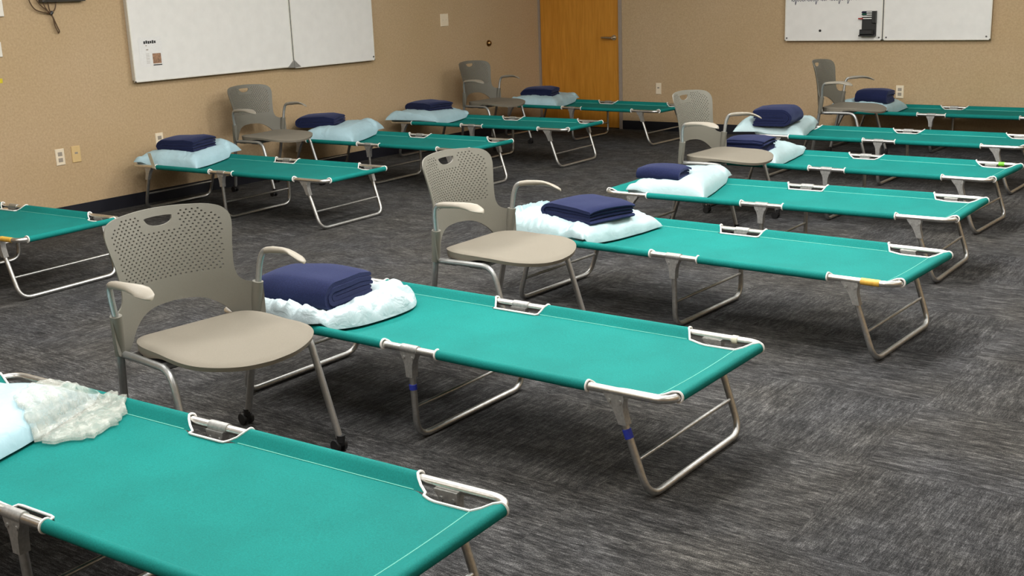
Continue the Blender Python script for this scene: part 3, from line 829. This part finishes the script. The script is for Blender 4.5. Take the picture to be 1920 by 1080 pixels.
# crumpled clear plastic bag draped beside the foreground pillow
def plastic_bag(under):
    from mathutils.bvhtree import BVHTree
    me = under.data; tree = BVHTree.FromPolygons([under.matrix_basis @ v.co for v in me.vertices], [tuple(p.vertices) for p in me.polygons])
    x, y, th_, _, _ = COTS['R1']
    s0, t0 = .53, .165; N = 46; ct0, st0 = math.cos(th_), math.sin(th_)
    mb = MB(); V = []
    random.seed(8)
    rad = [1+.14*nz(k*.55, 4.2)+.06*random.uniform(-1, 1) for k in range(64)]
    for lay in (0, 1):
        for i in range(N):
            for j in range(64):
                r = i/(N-1); a = 2*PI*j/64
                R = rad[j]*r
                p = .135*R*math.cos(a); q = .145*R*math.sin(a)
                ca, sa = math.cos(.2), math.sin(.2)
                s, t = s0+p*ca-q*sa, t0+p*sa+q*ca
                base = canvas_top(s, t)+.004
                hit = tree.ray_cast(Vector((x+s*ct0-t*st0, y+s*st0+t*ct0, 2)), Vector((0, 0, -1)))[0]
                ph = max(0, hit.z+.003-base) if hit else 0
                e = (1-r**2.5)**.6
                cr = 0
                for k, (sc, am) in enumerate(((9, 1), (19, .6), (41, .35))): cr += am*(1-2.2*abs(nz(p*sc*2+3, q*sc*2+k*5, 1.3)))
                z = base+ph+.012
                if lay == 0: z += .016*e+.0048*cr*min(1, e*1.6)
                z = max(z, base+ph+.004+(.002 if lay == 0 else 0))
                if lay: z = base+ph+.003
                V.append((p*ca-q*sa, p*sa+q*ca, z))
    F = []; I = lambda l, i, j: l*N*64+i*64+(j % 64)
    for i in range(N-1):
        for j in range(64):
            F.append((I(0, i, j), I(0, i+1, j), I(0, i+1, j+1), I(0, i, j+1))); F.append((I(1, i, j), I(1, i, j+1), I(1, i+1, j+1), I(1, i+1, j)))
    for j in range(64): F.append((I(0, N-1, j), I(1, N-1, j), I(1, N-1, j+1), I(0, N-1, j+1)))
    zm = min(v[2] for v in V); mb.add([(a, b, z-zm) for a, b, z in V], F)
    o = mb.build('plastic_bag', M['bag'], None, 0, fix=False)
    ct, st = math.cos(th_), math.sin(th_)
    o.location = (x+s0*ct-t0*st, y+s0*st+t0*ct, zm); o.rotation_euler = (0, 0, th_)
    tag(o, 'crumpled clear plastic bag beside the pillow on the foreground cot', 'plastic bag')
plastic_bag(PIL['R1'])

# ------------------------------------------------------------------ chairs
def mirror(h): return h+[(-y, z) for y, z in h[::-1] if abs(y) > 1e-9]
def spl(pts, n=5):
    """Catmull-Rom through the points"""
    out = []; P = [np.array(p, float) for p in pts]
    for i in range(len(P)-1):
        p0, p1, p2, p3 = P[max(i-1, 0)], P[i], P[i+1], P[min(i+2, len(P)-1)]
        for k in range(n):
            t = k/n
            out.append(tuple(.5*((2*p1)+(-p0+p2)*t+(2*p0-5*p1+4*p2-p3)*t*t+(-p0+3*p1-3*p2+p3)*t**3)))
    out.append(tuple(P[-1])); return out
def make_chair():
    r = empty('stacking_armchair')
    # back panel
    half = spl([(0, .508), (.075, .503), (.125, .487), (.165, .458), (.192, .425), (.215, .402)], 4)[:-1] + spl([(.215, .402), (.245, .398), (.272, .405), (.278, .43)], 3)[:-1] + [(.279, .47), (.280, .51)] + \
        spl([(.279, .523), (.262, .530), (.238, .536), (.220, .548), (.210, .572), (.2085, .61), (.215, .67), (.224, .72), (.229, .755), (.225, .783), (.204, .806), (.165, .817), (.11, .822), (.055, .825), (0, .826)], 4)
    outline = half+[(-y, z) for y, z in half[::-1] if y > 1e-6]
    hole = [(.050*math.cos(a)*(1.06 if math.sin(a) > 0 else 1), .793+(.005 if math.sin(a) > 0 else .028)*abs(math.sin(a))**.8*(1 if math.sin(a) > 0 else -1)) for a in np.linspace(0, 2*PI, 22, endpoint=False)]
    holes = [hole]
    row = 0; z = .590
    while z < .812:
        off = .0093 if row % 2 else 0
        for k in range(-13, 14):
            y = k*.0186+off
            lim = .178+.16*max(0, z-.60) - max(0, (z-.765))*1.5
            if abs(y) > lim: continue
            if abs(y) < .066 and z > .752: continue
            if z > .807: continue
            holes.append([(y+.0040*math.cos(a), z+.0034*math.sin(a)) for a in (0, PI/3, 2*PI/3, PI, 4*PI/3, 5*PI/3)])
        z += .0102; row += 1
    V, F = cdt_shape(outline, holes, .0145)
    zs = lambda z: z if z < .6 else .6+(z-.6)*.945
    V = [(y, zs(z)) for y, z in V]
    def bx(y, z): return -.248-.056*((z-.5)/.31)-.012*math.sin((z-.5)/.32*PI)*-1+1.38*y*y*(1-.12*max(0, (z-.55)/.27))
    mb = MB(); slab(mb, V, F, lambda y, z: (bx(y, z), y, z), lambda y, z: (bx(y, z)-.0065, y, z))
    mb.build('backrest', M['plastic'], r, 45, fix=True)
    # seat: moulded pan
    so = spl([(-.195, 0), (-.192, .09), (-.175, .165), (-.135, .212), (-.07, .234), (.03, .237), (.10, .242), (.16, .238), (.208, .215), (.247, .165), (.274, .09), (.283, 0)], 4)
    outline = so+[(x, -y) for x, y in so[::-1] if y > 1e-6]
    rim = lambda k: [((x-.04)*k+.04, y*k) for x, y in outline]
    V, F = cdt_shape(outline, [], .022, (rim(.975), rim(.93)))
    def edge_d(x, y): return min(math.hypot(x-a, y-b) for a, b in outline)
    def sz(x, y):
        z = .442-.013*math.exp(-((x+.04)/.13)**2-(y/.16)**2)
        z -= .046*smooth01((x-.08)/.30)*(1-.35*(y/.22)**2)
        z += .006*math.exp(-((abs(y)-.2)/.06)**2)*smooth01((.1-x)/.2)
        return z-.006*math.exp(-(edge_d(x, y)/.008)**2)
    ed = {p: edge_d(*p) for p in V}
    mb = MB(); slab(mb, V, F, lambda x, y: (x, y, sz(x, y)), lambda x, y: (x*(1-.012*(ed[(x, y)] < 1e-4)), y*(1-.012*(ed[(x, y)] < 1e-4)), sz(x, y)-.014-.016*smooth01((.06-x)/.12)))
    mb.build('seat', M['seat_mesh'], r, 60)
    # rear legs with posts, front legs with the rails under the seat, casters
    for sg in (1, -1):
        lg = MB(); pts = fillet([(-.236, sg*.232, .045), (-.167, sg*.254, .405), (-.148, sg*.264, .52)], .1, 6)
        lg.tube(pts, .0125, 12); rear = lg.build('leg', M['steel'], r)
        sl = MB(); sl.tube([(-.166, sg*.2545, .40), (-.157, sg*.259, .47), (-.1475, sg*.264, .532)], [.0165, .0185, .0190], 14); sl.build('post_sleeve', M['plastic'], rear)
        fl = MB(); fl.tube(fillet([(-.168, sg*.250, .402), (-.08, sg*.246, .403), (.122, sg*.252, .404), (.227, sg*.271, .045)], .055, 8), .0118, 12)
        front = fl.build('leg', M['steel'], r)
        for lo, (cx, cy) in ((rear, (-.240, sg*.230)), (front, (.228, sg*.272))):
            cs = MB()
            for k in (-1, 1): cs.tube([(cx-.010, cy+k*.014-.006, .021), (cx-.010, cy+k*.014+.006, .021)], .021, 18)
            cs.cyl((cx-.010, cy-.014, .021), (cx-.010, cy+.014, .021), .007, 10)
            cs.loft([[(cx-.018, cy-.0078, z), (cx+.012, cy-.0078, z), (cx+.012, cy+.0078, z), (cx-.018, cy+.0078, z)] for z in (.024, .046)])
            cs.cyl((cx+.002, cy, .036), (cx+.003, cy, .060), .0145, 12)
            cs.build('caster', M['black'], lo, 40)
        # arm: bent tube and leaf-shaped pad
        at_ = MB(); pth = fillet([(-.148, sg*.264, .52), (-.143, sg*.276, .60), (-.128, sg*.284, .640), (-.045, sg*.290, .645)], .05, 7)
        at_.tube(pth, .0105, 12); arm = at_.build('arm_tube', M['steel'], r)
        pd = MB(); rings = []
        # (x, y-centre, z, half width, half height, roll towards the seat)
        for x, yc, z, hw, hh, rl in ((-.112, .2845, .640, .012, .012, 0), (-.08, .287, .6455, .0145, .0125, .1), (-.03, .289, .649, .0155, .0115, .25), (.005, .287, .650, .019, .0105, .4),
                                     (.035, .283, .648, .025, .009, .5), (.062, .280, .643, .029, .008, .5), (.080, .278, .638, .024, .007, .45), (.095, .276, .632, .018, .006, .4), (.104, .276, .627, .006, .004, .35)):
            ring = []
            for k in range(14):
                a = 2*PI*k/14; u, v = hw*math.cos(a), hh*math.sin(a)
                ring.append((x, sg*(yc+u*math.cos(rl)-v*math.sin(rl)*-1*0), z+v-u*math.sin(rl)*.6))
            rings.append(ring)
        pd.loft(rings); pd.build('arm_pad', M['pad'], r, 60)
    sf = MB()
    for x in (-.12, .06): sf.tube([(x, -.248, .402), (x, .248, .402)], .011, 10)
    sf.tube([(-.12, 0, .402), (.06, 0, .402)], .011, 10); sf.build('under_seat_frame', M['steel'], r)
    for sg in (1, -1):
        for x in (-.10, .03):
            gl = MB(); gl.box((x-.03, sg*.215-.03, .388), (x+.03, sg*.215+.03, .412)); gl.build('seat_bracket', M['black'], r, 0)
    return r
CH0 = make_chair()
CHAIRS = [
 (1.919, -4.683, -.109, 'warm grey perforated armchair nearest the camera, between the two front cots'),
 (1.951, -3.197, .016, 'warm grey perforated armchair standing beside the puffy pillow of the amber-taped cot'),
 (1.619, -.462, -.038, 'grey armchair in the middle of the right column, hiding the green-taped cot\'s pillow'),
 (1.355, 2.389, .033, 'grey armchair seen nearly side-on below the back whiteboard'),
 (-2.106, -.779, .049, 'grey armchair by the left wall under the whiteboard'),
 (-1.994, 1.945, -.028, 'grey armchair by the left wall left of the wooden door'),
]
for i, (x, y, a, lab) in enumerate(CHAIRS):
    o = CH0 if i == 0 else copy_tree(CH0)
    o.location = (x, y, 0); o.rotation_euler = (0, 0, a); tag(o, lab, 'chair', 'grey stacking armchairs beside the cots')

# ------------------------------------------------------------------ light
def area(x, y, w, h, power, col=(1, .975, .935), rot=0):
    l = bpy.data.lights.new('ceiling_lamp', 'AREA'); l.shape = 'RECTANGLE'; l.size = w; l.size_y = h; l.energy = power; l.color = col
    o = bpy.data.objects.new('ceiling_lamp', l); COL.objects.link(o); o.location = (x, y, CEIL-.03); o.rotation_euler = (0, 0, rot); return o
LAMPS = [(2.6, -2.2, 66), (2.6, -5.0, 50), (5.0, -2.2, 12), (5.0, -5.0, 12), (.2, -2.2, 26), (.2, -5.0, 28), (2.6, .9, 34), (.2, .9, 12), (5.0, .9, 14), (2.6, -7.8, 22), (.2, -7.8, 22)]
for x, y, pw in LAMPS: area(x, y, .6, 1.2, pw)
def fill_light(x, y, power, col=(1, .975, .935)):  # added point lights, no real fixtures: sideways fill to brighten the walls
    l = bpy.data.lights.new('wall_fill_light', 'POINT'); l.energy = power; l.color = col; l.shadow_soft_size = .22
    o = bpy.data.objects.new('wall_fill_light', l); COL.objects.link(o); o.location = (x, y, CEIL-.32)
for x, y, pw in ((2.6, -3.4, 98), (.2, -3.6, 62), (2.6, -.4, 88), (4.9, -.6, 34), (.2, -.6, 42), (5.0, -4.0, 16), (2.6, -6.6, 44)): fill_light(x, y, pw)
wd = bpy.data.worlds.new('World'); SC.world = wd; wd.use_nodes = True
wd.node_tree.nodes['Background'].inputs[0].default_value = (.8, .8, .8, 1); wd.node_tree.nodes['Background'].inputs[1].default_value = .15

# ------------------------------------------------------------------ camera
yaw, pitch, roll, F_ = -.6421, .2538, -.0375, 2150.73
f = Vector((math.sin(yaw)*math.cos(pitch), math.cos(yaw)*math.cos(pitch), -math.sin(pitch)))
rr = Vector((math.cos(yaw), -math.sin(yaw), 0)); uu = rr.cross(f)
r2 = rr*math.cos(roll)+uu*math.sin(roll); u2 = -rr*math.sin(roll)+uu*math.cos(roll)
cd = bpy.data.cameras.new('camera'); cd.sensor_width = 36; cd.lens = F_/1920*36; cd.clip_end = 60
co = bpy.data.objects.new('camera', cd); COL.objects.link(co)
mw = Matrix((r2, u2, -f)).transposed().to_4x4(); mw.translation = Vector((4.7741, -6.9337, 1.461)); co.matrix_world = mw
SC.camera = co
vs = SC.view_settings; vs.view_transform = 'Standard'; vs.look = 'None'; vs.gamma = 1; vs.use_curve_mapping = False; vs.exposure = 0.0
